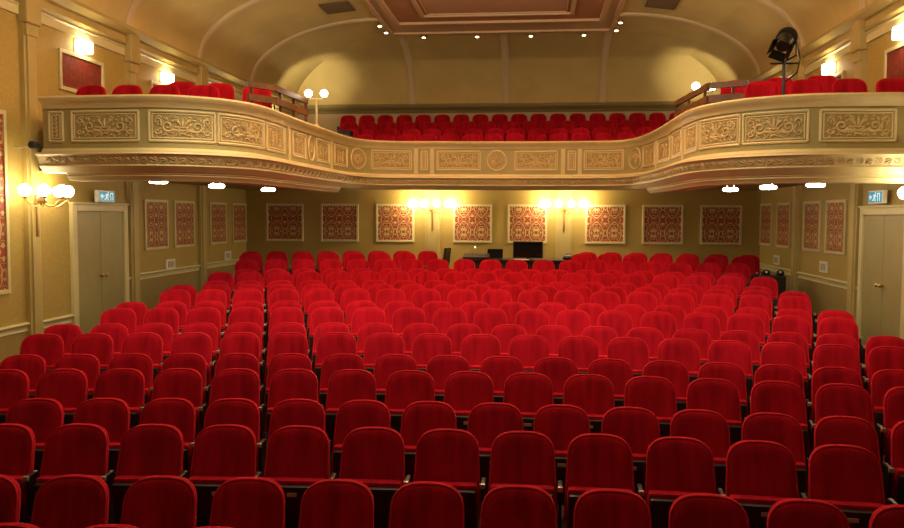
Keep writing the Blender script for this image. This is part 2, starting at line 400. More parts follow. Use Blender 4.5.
# doors
dn = 1
for sgn in (-1, 1):
    y0, y1, zt = (11.77, 13.47, 2.70)
    bm = B(); X0 = sgn*HX
    def bx(bm, o0, o1, ya, yb, za, zb, bev=0.0):
        a, b = sorted((sgn*(HX-o0), sgn*(HX-o1))); box(bm, a, b, ya, yb, za, zb, bev)
    bx(bm, -.01, .06, y0, y0+.13, 0.05, zt, .012); bx(bm, -.01, .06, y1-.13, y1, 0.05, zt, .012); bx(bm, -.01, .06, y0+.13, y1-.13, zt-.11, zt, .012)
    bx(bm, -.01, .08, y0-.02, y1+.02, zt, zt+.035, .008)
    d = struct('door_%d' % dn, bm, CREAM)
    for ya, yb in ((y0+.13, (y0+y1)/2-.004), ((y0+y1)/2+.004, y1-.13)):
        l = B(); bx(l, -.01, .025, ya, yb, 0.1, zt-.11)
        lf = obj('door_leaf', l, DOOR, d)
        ky = yb-.06 if ya < (y0+y1)/2-.1 else ya+.06
        h = B(); lathe(h, [(.012, 0), (.012, .04), (.03, .055), (.034, .07), (.025, .085), (.005, .09)], (0, 0, 0), 12, 'X')
        for v in h.verts: v.co = Vector((sgn*(HX-.02-v.co.x), ky+v.co.y, 1.53+v.co.z))
        obj('door_handle', h, BRASS, lf, True)
    dn += 1

# ------------------------------------------------------------------ balcony path
P = [(-5.8,10.95),(-5.8,10.5),(-4.9,10.45),(-4.1,10.45),(-3.6,10.68),(-3.25,11.1),(-3.1,11.7),(-3.07,13.0),(-3.0,15.0),(-2.9,16.3),(-2.6,17.0),(-2.0,17.3),(-.9,17.42),(0,17.5),(1.0,17.55),(2.3,17.5),(2.85,17.25),(3.15,16.5),(3.28,15),(3.32,13.2),(3.4,12.2),(3.7,11.55),(4.1,11.2),(4.6,11.0),(5.3,10.98),(6.22,11.0)]
def catmull(P, n=16):
    out = []
    for i in range(len(P)-1):
        p0, p1, p2, p3 = P[max(i-1, 0)], P[i], P[i+1], P[min(i+2, len(P)-1)]
        for j in range(n):
            t = j/n
            out.append(tuple(.5*((2*b)+(-a+c)*t+(2*a-5*b+4*c-d)*t*t+(-a+3*b-3*c+d)*t**3) for a, b, c, d in zip(p0, p1, p2, p3)))
    out.append(P[-1]); return out
PATH = [Vector((p[0], p[1])) for p in [P[0]]+catmull(P[1:])]
SL = [0.0]
for a, b in zip(PATH, PATH[1:]): SL.append(SL[-1]+(b-a).length)
def at(s, off):
    """point on the balcony front at arc length s, pushed off metres towards the hall"""
    i = 1
    lo, hi = 1, len(SL)-1
    while lo < hi:
        m_ = (lo+hi)//2
        if SL[m_] < s: lo = m_+1
        else: hi = m_
    i = lo; a, b = PATH[i-1], PATH[i]; t = (s-SL[i-1])/max(1e-9, SL[i]-SL[i-1]); p = a.lerp(b, t)
    a2, b2 = PATH[max(i-3, 1 if i > 1 else 0)], PATH[min(i+2, len(PATH)-1)]
    d = (b2-a2).normalized()
    return p.x+d.y*off, p.y-d.x*off
SS = [0.46+(SL[-1]-0.46)*i/230 for i in range(231)]
def sweep(prof, s_list=None, endwall=True):
    bm = B(); rings = []
    sl = s_list or SS
    for s in sl:
        q = []
        for (o, z) in prof:
            x, y = at(s, o); q.append(bm.verts.new((x, y, z)))
        rings.append(q)
    n = len(prof)
    for a, b in zip(rings, rings[1:]):
        for k in range(n): bm.faces.new((a[k], a[(k+1) % n], b[(k+1) % n], b[k]))
    bm.faces.new(rings[0][::-1]); bm.faces.new(rings[-1])
    return bm
bal = thing('balcony', 'cream and gold horseshoe balcony with carved relief panels above the stalls', 'balcony', (0, 17.4, 3.3))
bal_inv = Matrix.Translation((0, -17.4, -3.3))
def bpart(name, bm, m, smooth=False, parent=bal):
    for v in bm.verts: v.co = v.co-Vector((0, 17.4, 3.3))
    return obj(name, bm, m, parent, smooth)
# face wall
bpart('parapet', sweep([(0, 3.38), (0, 4.04), (-.10, 4.04), (-.10, 3.38)]), PARA, True)
bm = B(); box(bm, -5.8-.0, -5.7, 10.52, 11.3, 3.38, 4.04); bpart('parapet_return', bm, PARA)
bpart('top_rail', sweep([(.02, 3.99), (.035, 4.04), (.07, 4.07), (.10, 4.10), (.11, 4.13), (.09, 4.155), (-.16, 4.155), (-.16, 4.09), (-.11, 4.04), (-.11, 3.99)]), CREAM, True)
bpart('plinth_moulding', sweep([(-.02, 3.38), (.05, 3.38), (.05, 3.41), (.015, 3.45), (-.02, 3.45)]), CREAM, True)
bpart('cornice', sweep([(-.1, 3.385), (.17, 3.385), (.18, 3.36), (.155, 3.345), (.14, 3.33), (.085, 3.22), (.10, 3.205), (.09, 3.19), (.05, 3.165), (.03, 3.13), (.0, 3.11), (-.1, 3.11)]), CREAM, True)
# running leaf ornament on the sloping cornice band
bm = B(); s = 0.56; flip = 1
while s < SL[-1]-0.2:
    pts = []; rad = []
    for t in range(8):     # curled leaf
        u = t/7; a_ = -1.2+u*4.6; r_ = .046*(1-.6*u); zz = 3.277+flip*r_*math.sin(a_)*.9; ss = s+.055+r_*math.cos(a_)*1.2
        x, y = at(ss, 0.116+(zz-3.275)*.5); pts.append((x, y, zz)); rad.append(0.012-.004*u)
    tube(bm, pts, rad, 4, cap=False)
    pts = []; rad = []
    for t in range(4):
        u = t/3; zz = 3.277-flip*(.035-.05*u); x, y = at(s+.02+.09*u, 0.118+(zz-3.275)*.5); pts.append((x, y, zz)); rad.append(.004+.009*math.sin(PI*u))
    tube(bm, pts, rad, 4, cap=False)
    s += 0.115; flip = -flip
lv = bpart('leaf_frieze', bm, ORN, True)
# lower tier under the wings only
def srange(a, b, n): return [a+(b-a)*i/n for i in range(n+1)]
for a, b in ((0.80, 8.15), (15.9, SL[-1])):
    bpart('wing_soffit_moulding', sweep([(-.42, 3.165), (.0, 3.165), (.0, 3.10), (-.02, 3.085), (-.01, 3.07), (-.05, 3.03), (-.06, 3.01), (-.42, 3.01)], srange(a, b, 80)), CREAM, True)
# slab
bm = B()
poly = [(*at(s, -.06), 0) for s in SS[::4]]+[(HX-.01, YU-.01, 0), (-HX+.01, YU-.01, 0), (-HX+.01, 10.98, 0), (-5.78, 10.98, 0)]
vs = [bm.verts.new((x, y, 3.17)) for x, y, _ in poly]; f = bm.faces.new(vs)
bmesh.ops.triangulate(bm, faces=[f])
r = bmesh.ops.extrude_face_region(bm, geom=bm.faces[:]); bmesh.ops.translate(bm, verts=[v for v in r['geom'] if isinstance(v, bmesh.types.BMVert)], vec=(0, 0, .2))
struct('ceiling_under_balcony', bm, SOFF)

# relief panels
PANELS = [(0.55,0.78,'strip'),(0.89,1.9,'wide'),(2.02,2.92,'wide'),(2.94,3.97,'wide'),(4.05,4.92,'tall'),(5.29,6.0,'tall'),(6.12,6.5,'oval'),(6.61,7.4,'tall'),(7.72,8.5,'tall'),(8.66,9.2,'oval'),(9.33,10.24,'wide'),(10.42,10.59,'strip'),(10.77,11.74,'wide'),(11.87,12.31,'oval'),(12.47,13.41,'wide'),(13.61,13.8,'strip'),(13.96,14.85,'wide'),(15.0,15.5,'oval'),(15.62,16.55,'tall'),(16.8,17.95,'tall'),(18.15,18.95,'tall'),(19.2,19.93,'tall'),(19.99,20.88,'wide'),(20.9,21.76,'wide'),(21.88,22.84,'wide')]
ZP0, ZP1 = 3.53, 3.96
def spiral(cx, cz, r0, turns, a0, sg, n=18):
    return [(cx+r0*(1-.8*i/n)*math.cos(a0+sg*turns*2*PI*i/n), cz+r0*(1-.8*i/n)*math.sin(a0+sg*turns*2*PI*i/n)) for i in range(n+1)]
def scrolls(w_, h_, kind):
    """list of (2D polyline, radii) of acanthus scrollwork in a w x h field centred on 0"""
    L = []
    def add(pl, r): L.append((pl, r if isinstance(r, list) else [r]*len(pl)))
    hw, hh = w_/2, h_/2
    def leaf(x, z, ang, ln, r):
        n = 6; add([(x+ln*i/n*math.cos(ang+.5*i/n), z+ln*i/n*math.sin(ang+.5*i/n)) for i in range(n+1)], [r*(.25+math.sin(PI*min(1, (i+.6)/(n+.8)))) for i in range(n+1)])
    if kind == 'wide':
        for sg in (-1, 1):
            add([(sg*x, z) for x, z in spiral(hw*.50, -.02*hh, hh*.52, 1.35, -PI*.9, 1)], [hh*(.12-.05*i/18) for i in range(19)])
            add([(sg*x, z) for x, z in spiral(hw*.84, hh*.42, hh*.30, 1.2, PI*1.1, -1, 14)], [hh*(.09-.04*i/14) for i in range(15)])
            add([(sg*x, z) for x, z in spiral(hw*.84, -hh*.48, hh*.28, 1.2, PI*.9, 1, 14)], [hh*(.09-.04*i/14) for i in range(15)])
            add([(sg*hw*(.06+.40*t/8), -hh*.62+hh*.25*math.sin(t/8*PI)) for t in range(9)], [hh*.11*(.4+math.sin(PI*t/8)) for t in range(9)])
            add([(sg*hw*(.05+.20*t/6), hh*(-.1+.75*(t/6)**.7)) for t in range(7)], [hh*.10*(.3+math.sin(PI*t/6)) for t in range(7)])
            for q in range(7):
                a = q/7*2*PI; leaf(sg*(hw*.50)+hh*.5*math.cos(a), hh*.5*math.sin(a)-.02*hh, a+.7*sg, hh*.32, hh*.07)
            for q in range(4): leaf(sg*hw*.84+hh*.2*math.cos(q*1.6), (hh*.42 if q % 2 else -hh*.48)+hh*.2*math.sin(q*1.6), q*1.6, hh*.22, hh*.06)
        for sg in (-1, 1):
            add([(sg*x, z) for x, z in spiral(hw*.22, hh*.55, hh*.26, 1.2, PI*.2, 1, 12)], hh*.06)
            add([(sg*x, z) for x, z in spiral(hw*.26, -hh*.60, hh*.22, 1.1, -PI*.3, -1, 12)], hh*.06)
            for q in range(9):
                xx = hw*(.14+.09*q); leaf(sg*xx, (hh*.78 if q % 2 else -hh*.82), q*2.1, hh*.22, hh*.055)
            for q in range(5): leaf(sg*hw*.70, hh*(-.7+.35*q), (1.2 if q % 2 else -1.2)+PI*(sg < 0), hh*.26, hh*.06)
        add([(hw*.16*math.cos(PI+PI*t/10), -hh*.1+hh*.30*math.sin(PI+PI*t/10)) for t in range(11)], hh*.10)
        add([(-hw*.20, -hh*.08), (0, -hh*.12), (hw*.20, -hh*.08)], hh*.08)
        add([(-hw*.13, -hh*.70), (0, -hh*.60), (hw*.13, -hh*.70)], hh*.10)
        add([(0, -hh*.05), (0, hh*.35), (0, hh*.75)], [hh*.06, hh*.14, hh*.03])
    elif kind == 'tall':
        for sg in (-1, 1):
            add([(sg*x, z) for x, z in spiral(hw*.42, hh*.30, min(hw*.42, hh*.4), 1.3, -PI*.7, 1, 16)], hh*.07)
            add([(sg*x, z) for x, z in spiral(hw*.42, -hh*.45, min(hw*.40, hh*.34), 1.3, PI*.7, -1, 16)], hh*.07)
            for q in range(5):
                leaf(sg*hw*.45+hh*.3*math.cos(q*1.3), hh*.28+hh*.32*math.sin(q*1.3), q*1.3, hh*.25, hh*.06)
                leaf(sg*hw*.45+hh*.25*math.cos(q*1.3), -hh*.45+hh*.28*math.sin(q*1.3), q*1.3+.5, hh*.22, hh*.06)
        add([(0, -hh*.8), (0, -hh*.2), (0, hh*.2), (0, hh*.8)], [hh*.04, hh*.12, hh*.07, hh*.02])
    elif kind == 'strip':
        for j in range(6):
            z = -hh*.8+j*hh*.32
            for sg in (-1, 1): leaf(0, z, PI/2-sg*.8, min(hw*.9, hh*.3), hh*.05)
        add([(0, -hh*.85), (0, hh*.85)], hh*.03)
    else:
        for q in range(8):
            a = q*PI/4; leaf(.25*hw*math.cos(a), .25*hh*math.sin(a), a, min(hw, hh)*.5, hh*.10)
        for sg in (-1, 1):
            add([(sg*x, z) for x, z in spiral(hw*.45, hh*.1, hw*.38, 1.2, -PI*.6, 1, 12)], hh*.06)
    return L
for (s0, s1, kind) in PANELS:
    sc = (s0+s1)/2; w_ = s1-s0
    fr = B()
    def loop(fr, pts2, r):
        tube(fr, [(*at(s_, .008), z_) for s_, z_ in pts2], r, 6, closed=True)
    if kind == 'oval':
        a = w_/2; b = (ZP1-ZP0)/2
        tube(fr, [(*at(sc+a*.95*math.cos(2*PI*t/28), .008), (ZP0+ZP1)/2+b*math.sin(2*PI*t/28)) for t in range(28)], .018, 6, closed=True)
    else:
        e = .016; n = 8
        for (o, rr) in ((.0, .020), (.038, .011)):
            a0, a1, z0, z1 = s0+e+o, s1-e-o, ZP0+e+o, ZP1-e-o
            tube(fr, [(*at(a0+(a1-a0)*t/n, .006), z0) for t in range(n+1)], rr, 6)
            tube(fr, [(*at(a0+(a1-a0)*t/n, .006), z1) for t in range(n+1)], rr, 6)
            tube(fr, [(*at(a0, .006), z0), (*at(a0, .006), z1)], rr, 6); tube(fr, [(*at(a1, .006), z0), (*at(a1, .006), z1)], rr, 6)
    pf = bpart('panel_frame', fr, CREAM, True)
    m_ = .055 if kind != 'strip' else .04
    fi = B(); n = 8; vv = []
    if kind == 'oval':
        c = fi.verts.new((*at(sc, .005), (ZP0+ZP1)/2)); rim = [fi.verts.new((*at(sc+w_/2*.95*math.cos(2*PI*t/28), .005), (ZP0+ZP1)/2+(ZP1-ZP0)/2*math.sin(2*PI*t/28))) for t in range(28)]
        for t in range(28): fi.faces.new((c, rim[t], rim[(t+1) % 28]))
    else:
        for t in range(n+1):
            s_ = s0+m_+(w_-2*m_)*t/n; x, y = at(s_, .005); vv.append((fi.verts.new((x, y, ZP0+m_)), fi.verts.new((x, y, ZP1-m_))))
        for a, b in zip(vv, vv[1:]): fi.faces.new((a[0], b[0], b[1], a[1]))
    bpart('panel_field', fi, FIELD, False)
    og = B(); ww, hh_ = w_-2*m_-.02, ZP1-ZP0-2*m_-.01
    for pl, rd in scrolls(max(ww, .05), hh_, kind):
        tube(og, [(*at(sc+x, .012), (ZP0+ZP1)/2+z) for x, z in pl], rd, 5)
    bpart('relief_ornament', og, ORN, True)
# pilaster strips dividing the front
for s_ in (5.12, 7.55, 10.33, 10.68, 13.52, 13.88, 16.68, 19.07):
    bm = sweep([(-.02, 3.42), (.02, 3.42), (.02, 4.02), (-.02, 4.02)], [s_-.045, s_-.02, s_+.02, s_+.045]); bpart('dividing_strip', bm, CREAM)
# tiers for the seats on the balcony
UR = [(20.3, 4.63), (21.15, 4.86), (22.0, 5.14), (22.85, 5.44)]
bm = B()
ys = [y-.5 for y, _ in UR]+[YU-.02]
for i, (y, z) in enumerate(UR): box(bm, -5.2, 5.4, ys[i], ys[i+1]+(.0 if i < 3 else 0), 3.3, z-TOPH)
struct('floor_balcony', bm, FLOOR)
WF, WF2 = 4.50-TOPH, 4.72-TOPH
for sgn in (-1, 1):
    ss_ = [q for q in SS if (.9 < q < 6 if sgn < 0 else q > 17)]
    pts = [at(q, -.32) for q in ss_]; pts = [p for p in pts if p[1] < 12.15 and abs(p[0]) < HX-.03]
    if sgn < 0: pts = [(-HX+.02, 11.2)]+pts+[(pts[-1][0], 12.15), (-HX+.02, 12.15)]
    else: pts = [(pts[0][0], 12.15)]+pts+[(HX-.02, pts[-1][1]), (HX-.02, 12.15)]
    bm = B(); extr(bm, [(x, y, 3.3) for x, y in pts], (0, 0, WF-3.3))
    x0 = -3.28 if sgn < 0 else 3.72
    a, b = sorted((sgn*(HX-.02), x0)); box(bm, a, b, 12.15, 14.4, 3.3, WF2)
    struct('floor_wing_%s' % ('left' if sgn < 0 else 'right'), bm, FLOOR)

# ------------------------------------------------------------------ seats
def rounded_back(W, H, rt, nb=5):
    """outline of the seat back, from lower left round the top to lower right; (x, z) with z from 0 (top) downwards"""
    pts = []
    hc, ex, wt = .185, 2/3.1, W/2-.020
    for i in range(7): pts.append((-W/2+0.020*i/6, -H+(H-hc)*i/6))
    for i in range(1, 26):
        a = PI-PI*i/26; c_, s_ = math.cos(a), math.sin(a)
        pts.append((wt*math.copysign(abs(c_)**ex, c_), -hc+hc*s_**ex))
    for i in range(7): pts.append((W/2-.020+.020*i/6, -hc-(H-hc)*i/6))
    return pts
OUT = rounded_back(.492, .56, .125)
def bend(x, y, z):   # concave back and recline: top sits .0, base comes forward
    return Vector((x, y-.55*x*x*0-0.9*x*x*-0.0+(-.0)+(-.16)*(-z)/.56*1.0+(-.55*x*x), z))
def make_backrest():
    bm = B(); cx, cz = 0, -.27
    def ringv(sc, y):
        return [bm.verts.new(bend(cx+(x-cx)*sc[0], y, cz+(z-cz)*sc[1])) for x, z in OUT]
    levels = [((.0, .0), -.040), ((.45, .45), -.041), ((.75, .76), -.043), ((.90, .91), -.040), ((.96, .965), -.031), ((1.0, 1.0), -.008), ((1.0, 1.0), .012), ((.965, .97), .036), ((.85, .86), .044), ((.0, .0), .046)]
    prev = None; n = len(OUT)
    for sc, y in levels:
        if sc[0] == 0: cur = [bm.verts.new(bend(cx, y, cz))]
        else: cur = ringv(sc, y)
        if prev:
            for k in range(n):
                k2 = (k+1) % n
                if len(prev) == 1: bm.faces.new((prev[0], cur[k], cur[k2]))
                elif len(cur) == 1: bm.faces.new((prev[k], cur[0], prev[k2]))
                else: bm.faces.new((prev[k], cur[k], cur[k2], prev[k2]))
        prev = cur
    for v in bm.verts: v.co.z += TOPH-.016; v.co.y += .045
    return bm
def make_lit_rim():  # thin tube round the backrest that carries the painted rim light
    bm = B(); pts = [bend(x*.985, -.026, -.27+(z+.27)*.985)+Vector((0, .045, TOPH-.016)) for x, z in OUT]
    return tube(bm, pts, .0075, 6)
def make_cushion():     # folded-up tip-up seat: cushion towards the back
    bm = B(); box(bm, -.225, .225, -.205, -.11, .12, .555, .03)
    for v in bm.verts:
        if v.co.z < .3: v.co.y += .03
    return bm
def make_shell():
    bm = B(); box(bm, -.215, .215, -.245, -.185, .13, .522, .018)
    for v in bm.verts:
        if v.co.z < .3: v.co.y += .03
    return bm
def make_plate():
    bm = B(); box(bm, -.035, .035, -.250, -.243, .452, .480, .002); return bm
def make_arm(x):
    bm = B(); box(bm, x-.017, x+.017, -.215, -.07, .540, .575, .012)
    return bm
def make_tip(x):
    bm = B(); box(bm, x-.019, x+.019, -.240, -.213, .542, .577, .006); return bm
def make_stand(x):
    bm = B()
    extr(bm, [(x-.012, -.20, .0), (x-.012, -.06, .0), (x-.012, -.05, .55), (x-.012, -.21, .55), (x-.012, -.20, .30)], (.024, 0, 0))
    box(bm, x-.02, x+.02, -.25, -.02, 0, .015)
    return bm
def make_hinge(): 
    bm = B(); tube(bm, [(-.245, -.10, .16), (.245, -.10, .16)], .016, 8); return bm
ME = {}
def mesh_of(key, bm, m, smooth=True):
    bmesh.ops.recalc_face_normals(bm, faces=bm.faces[:])
    if smooth:
        for f in bm.faces: f.smooth = True
    me = bpy.data.meshes.new(key); bm.to_mesh(me); bm.free(); me.materials.append(m)
    if smooth: me.set_sharp_from_angle(angle=math.radians(50))
    ME[key] = me
mesh_of('backrest', make_backrest(), VELVET); mesh_of('lit_rim', make_lit_rim(), LITRIM)
mesh_of('seat_cushion', make_cushion(), VELVET); mesh_of('seat_shell', make_shell(), SHELL); mesh_of('number_plate', make_plate(), PLATE, False)
for sfx, x in (('', -.275), ('_r', .275)):
    mesh_of('armrest'+sfx, make_arm(x), ARM); mesh_of('armrest_tip'+sfx, make_tip(x), TIP); mesh_of('stand'+sfx, make_stand(x), ARM, False)
mesh_of('hinge_bar', make_hinge(), DARKM)
def seat(loc, rz, label, group, full=True, last=False, plate=True):
    t = thing('theatre_seat', label, 'seat', loc, rz, group)
    t.name = 'theatre_seat'
    def ad(nm, key, par): return link(nm, ME[key], None, par)
    b = ad('backrest', 'backrest', t)
    c = ad('seat_cushion', 'seat_cushion', t)
    ad('lit_rim', 'lit_rim', b)
    if full:
        sh = ad('seat_shell', 'seat_shell', t)
        if plate: ad('number_plate', 'number_plate', sh)
        ad('hinge_bar', 'hinge_bar', t)
    for sfx in ([''] if not last else ['', '_r']):
        ad('stand', 'stand'+sfx, t)
        if full:
            a = ad('armrest', 'armrest'+sfx, t); ad('armrest_tip', 'armrest_tip'+sfx, a)
    return t
# pixel test only decides how seats at the frame's edge are described
def to_px(p):
    d = Vector(p)-Vector((1.02, 0, 2.55)); z = d.dot(F); return 452+800*d.dot(Rv)/z, 264-800*d.dot(Uv)/z
ROWN = {'A': 'nearest row, cut by the photo bottom'}
for ri, n in enumerate(RN):
    y, k, z, sl = ROWS[n]
    P_ = []
    for s in sl:
        th = s*k; P_.append((OX+XC+math.sin(th)/k, y-(1-math.cos(th))/k, th))
    inn = []
    for (X, Y, th) in P_:
        a = to_px((X-.24, Y, z-.15))[0]; b = to_px((X+.24, Y, z-.15))[0]; t_ = to_px((X, Y, z))[1]
        inn.append(b > 2 and a < 902 and t_ < 527)
    vis = [i for i, v in enumerate(inn) if v]
    for i, (X, Y, th) in enumerate(P_):
        big = ri < 6
        tone = 'dark maroon-lit' if ri < 3 else ('red' if ri < 5 else ('bright red' if ri < 11 else 'red'))
        if n in 'QR':
            left = X < 0; blk = [q for q in vis if (P_[q][0] < 0) == left]
            if i in blk:
                o_ = blk.index(i)
                lab = 'red velvet seat, %s from the left in the %s row' % (ORD[o_], 'rearmost' if n == 'R' else 'last but one') if left else \
                      'red velvet seat, %s right of the sound desk, %s row' % (ORD[o_], 'rearmost' if n == 'R' else 'last but one')
            else: lab = 'red velvet seat at the end of a rear stalls row'
        elif i in vis:
            o_ = vis.index(i)
            if o_ == len(vis)-1: pos = 'rightmost one'
            elif o_ == 0: pos = 'leftmost one'
            elif o_ >= len(vis)/2: pos = '%s from the right' % ORD[len(vis)-1-o_]
            else: pos = '%s from the left' % ORD[o_]
            rowd = 'nearest row, cut by the photo bottom' if n == 'A' else ('%s row from the front' % ORD[ri])
            lab = '%s velvet seat, %s in the %s' % ('dark red' if ri < 4 else ('bright red' if ri < 11 else 'red'), pos, rowd)
        else: lab = 'red velvet seat of the %s row, beyond the photo edge' % (ORD[ri])
        seat((X, Y, z-TOPH), -th, lab, 'red velvet seats in the stalls', full=True, last=(i == len(P_)-1 or (n in 'QR' and X < 0 and P_[i+1][0] > 0)), plate=(ri < 5))

# balcony seats: centre block
UX = [(-3.40, 16, .55), (-3.95, 18, .55), (-4.17, 18, .545), (-4.42, 18, .545)]
for r_, ((y, z), (x0, nn, st)) in enumerate(zip(UR, UX)):
    for i in range(nn):
        pos = 'leftmost' if i == 0 else ('rightmost' if i == nn-1 else ('%s from the left' % ORD[i] if i < nn/2 else '%s from the right' % ORD[nn-1-i]))
        seat((x0+st*i, y, z-TOPH), 0, 'small red seat upstairs, %s in the %s centre balcony row' % (pos, ['front', 'second', 'third', 'rearmost'][r_]), 'red velvet seats in the balcony centre', full=False, last=(i == nn-1))
# wings
def wing(poslist, z, side, row):
    for i, (x, y, rz) in enumerate(poslist):
        seat((x, y, z-TOPH), rz, 'red velvet seat on the %s balcony wing, %s from the wall, %s row' % (side, ORD[i], row), 'red velvet seats on the %s balcony wing' % side, full=False, last=True)
wing([(-5.67, 11.55, .0), (-5.10, 11.55, .03), (-4.53, 11.58, .06), (-3.96, 11.66, .14)], 4.50, 'left', 'front')
wing([(-4.74, 12.62, .32), (-4.18, 12.81, .34), (-3.63, 13.02, .35)], 4.72, 'left', 'rear')
wing([(5.90, 11.80, .0), (5.32, 11.80, -.04), (4.75, 11.82, -.08), (4.18, 11.92, -.18)], 4.50, 'right', 'front')
wing([(5.28, 12.80, -.28), (4.70, 12.97, -.30), (4.12, 13.16, -.32)], 4.72, 'right', 'rear')

# ------------------------------------------------------------------ damask wall panels
def uvquad(name, corners, m, parent, wd, ht, u0=0, v0=0):
    me = bpy.data.meshes.new(name); me.from_pydata([Vector(c) for c in corners], [], [(0, 1, 2, 3)])
    uv = me.uv_layers.new(name='UVMap')
    for i, (a, b) in enumerate(((-wd/2, 0), (wd/2, 0), (wd/2, ht), (-wd/2, ht))): uv.data[i].uv = (a+u0, b+v0)
    return link(name, me, m, parent)
def wall_panel(c, axis, wd, ht, label, group, m=DAM, fw=.05, v0=.10):
    """axis: 'B' back wall (faces -Y), 'L' left wall (faces +X), 'R' right wall (faces -X); c centre on wall surface"""
    rz = {'B': 0, 'L': PI/2, 'R': -PI/2}[axis]
    t = thing('wall_panel', label, 'wall panel', c, rz, group)
    bm = B(); w2, h2 = wd/2, ht/2
    box(bm, -w2, -w2+fw, -.035, 0, -h2, h2, .008); box(bm, w2-fw, w2, -.035, 0, -h2, h2, .008)
    box(bm, -w2+fw, w2-fw, -.035, 0, h2-fw, h2, .008); box(bm, -w2+fw, w2-fw, -.035, 0, -h2, -h2+fw, .008)
    obj('frame', bm, CREAM, t)
    a, b = w2-fw+.005, h2-fw+.005
    bm = B(); box(bm, -a, a, -.010, -.001, -b, b); obj('backing', bm, CREAM, t)
    uvquad('damask_fabric', [(-a, -.014, -b), (a, -.014, -b), (a, -.014, b), (-a, -.014, b)], m, t, 2*a, 2*b, v0=v0)
    return t
bx_ = [-5.22, -3.83, -2.44, -.54, .79, 2.64, 3.98, 5.32]
names_ = ['leftmost red damask panel on the back wall, near the left corner', 'second red damask panel from the left on the back wall', 'red damask panel just left of the left back-wall sconce', 'red damask panel just right of the left back-wall sconce',
          'red damask panel above the black monitor on the back wall', 'red damask panel just right of the right back-wall sconce', 'second red damask panel from the right on the back wall', 'rightmost red damask panel on the back wall, near the right corner']
for x, lb in zip(bx_, names_): wall_panel((x, YB, 2.36), 'B', .95, .93, lb, 'damask panels under the balcony')
for i, (y0, y1) in enumerate(((14.14, 15.08), (15.36, 16.30), (17.12, 18.05), (18.43, 19.35))):
    nm = ['nearest the door', 'second from the door', 'third from the door', 'by the back corner'][i]
    wall_panel((-HX, (y0+y1)/2, 2.35), 'L', y1-y0, .95, 'narrow-looking red damask panel on the left wall, %s' % nm, 'damask panels under the balcony')
    wall_panel((HX, (y0+y1)/2, 2.38), 'R', y1-y0, .95, 'narrow-looking red damask panel on the right wall, %s' % nm, 'damask panels under the balcony')
wall_panel((-HX, 9.35, 2.70), 'L', 1.9, 2.5, 'tall red damask panel at the left photo edge beside the globe sconce', 'tall panels near the stage', DAM, .06)
wall_panel((HX, 9.35, 2.70), 'R', 1.9, 2.5, 'tall red damask panel near the stage on the right wall', 'tall panels near the stage', DAM, .06)
for sgn, ax, sd in ((-1, 'L', 'left'), (1, 'R', 'right')):
    wall_panel((sgn*HX, 12.2, 4.75), ax, 1.25, .62, 'plain dark red panel on the upper %s wall, nearer the stage' % sd, 'dark red panels beside the balcony wings', DAM2, .06)
    wall_panel((sgn*HX, 15.1, 4.75), ax, 1.25, .62, 'plain dark red panel on the upper %s wall, mostly hidden behind balcony seats' % sd, 'dark red panels beside the balcony wings', DAM2, .06)
# plaster ring ornament above the tall left panel
for sgn, sd in ((-1, 'left'), (1, 'right')):
    bm = B(); tube(bm, [(sgn*(HX-.05), 9.75+.33*math.cos(2*PI*t/32), 4.72+.38*math.sin(2*PI*t/32)) for t in range(32)], .035, 8, closed=True)
    for sg in (-1, 1):
        tube(bm, [(sgn*(HX-.05), 9.75+sg*(.12+x), 4.28+z_) for x, z_ in spiral(0, 0, .11, 1.2, 0, 1, 14)], .022, 6)
    tag(obj('plaster_ring', bm, CREAM, smooth=True), 'cream plaster ring ornament above the tall panel on the %s wall' % sd, 'wall ornament')

# ------------------------------------------------------------------ sconces
def globe_sconce(c, rz, R_, n, label, gr=.085, power=60, mg=None, group=None, straight=False):
    """c: point on wall at bracket height, local -Y points into the hall"""
    t = thing('globe_sconce', label, 'wall lamp', c, rz, group)
    bm = B(); box(bm, -.022, .022, -.03, 0, -.50, .10, .01); lathe(bm, [(.02, -.05), (.06, -.02), (.07, .02), (.04, .06), (.015, .08)], (0, -.09, 0), 14)
    obj('backplate', bm, BRASS, t, True)
    for i in range(n):
        a = PI*i/(n-1)
        gx, gy = (R_*math.cos(a), -.10-R_*math.sin(a)*(.75 if not straight else .35))
        pts = []
        for q in range(9):
            u = q/8; pts.append((gx*u**.9, -.09+(gy+.09)*u**.9, -.10*math.sin(PI*min(1, u*1.15))*.7+(.10 if u > .99 else 0)*0+.06*max(0, u-.7)))
        pts.append((gx, gy, .06))
        bm = B(); tube(bm, pts, .008, 6); lathe(bm, [(.012, .04), (.035, .06), (.035, .075), (.01, .08)], (gx, gy, 0), 10)
        ar = obj('arm', bm, BRASS, t, True)
        bm = B(); sphere(bm, (gx, gy, .07+gr), gr); obj('glass_globe', bm, mg or GLOBE, ar, True)
    return t
globe_sconce((-6.12, 10.8, 2.72), PI/2, .40, 5, 'brass sconce with five glowing globes on the left wall pilaster', .085, mg=GLOBEN)
globe_sconce((-1.51, 19.33, 2.68), 0, .50, 6, 'glowing multi-globe sconce on the left pilaster of the back wall', .085)
globe_sconce((1.66, 19.33, 2.68), 0, .50, 6, 'glowing multi-globe sconce on the right pilaster of the back wall', .085)
globe_sconce((6.12, 10.8, 2.72), -PI/2, .40, 5, 'globe sconce cut off at the right photo edge beside the exit door', .085, mg=GLOBEN)
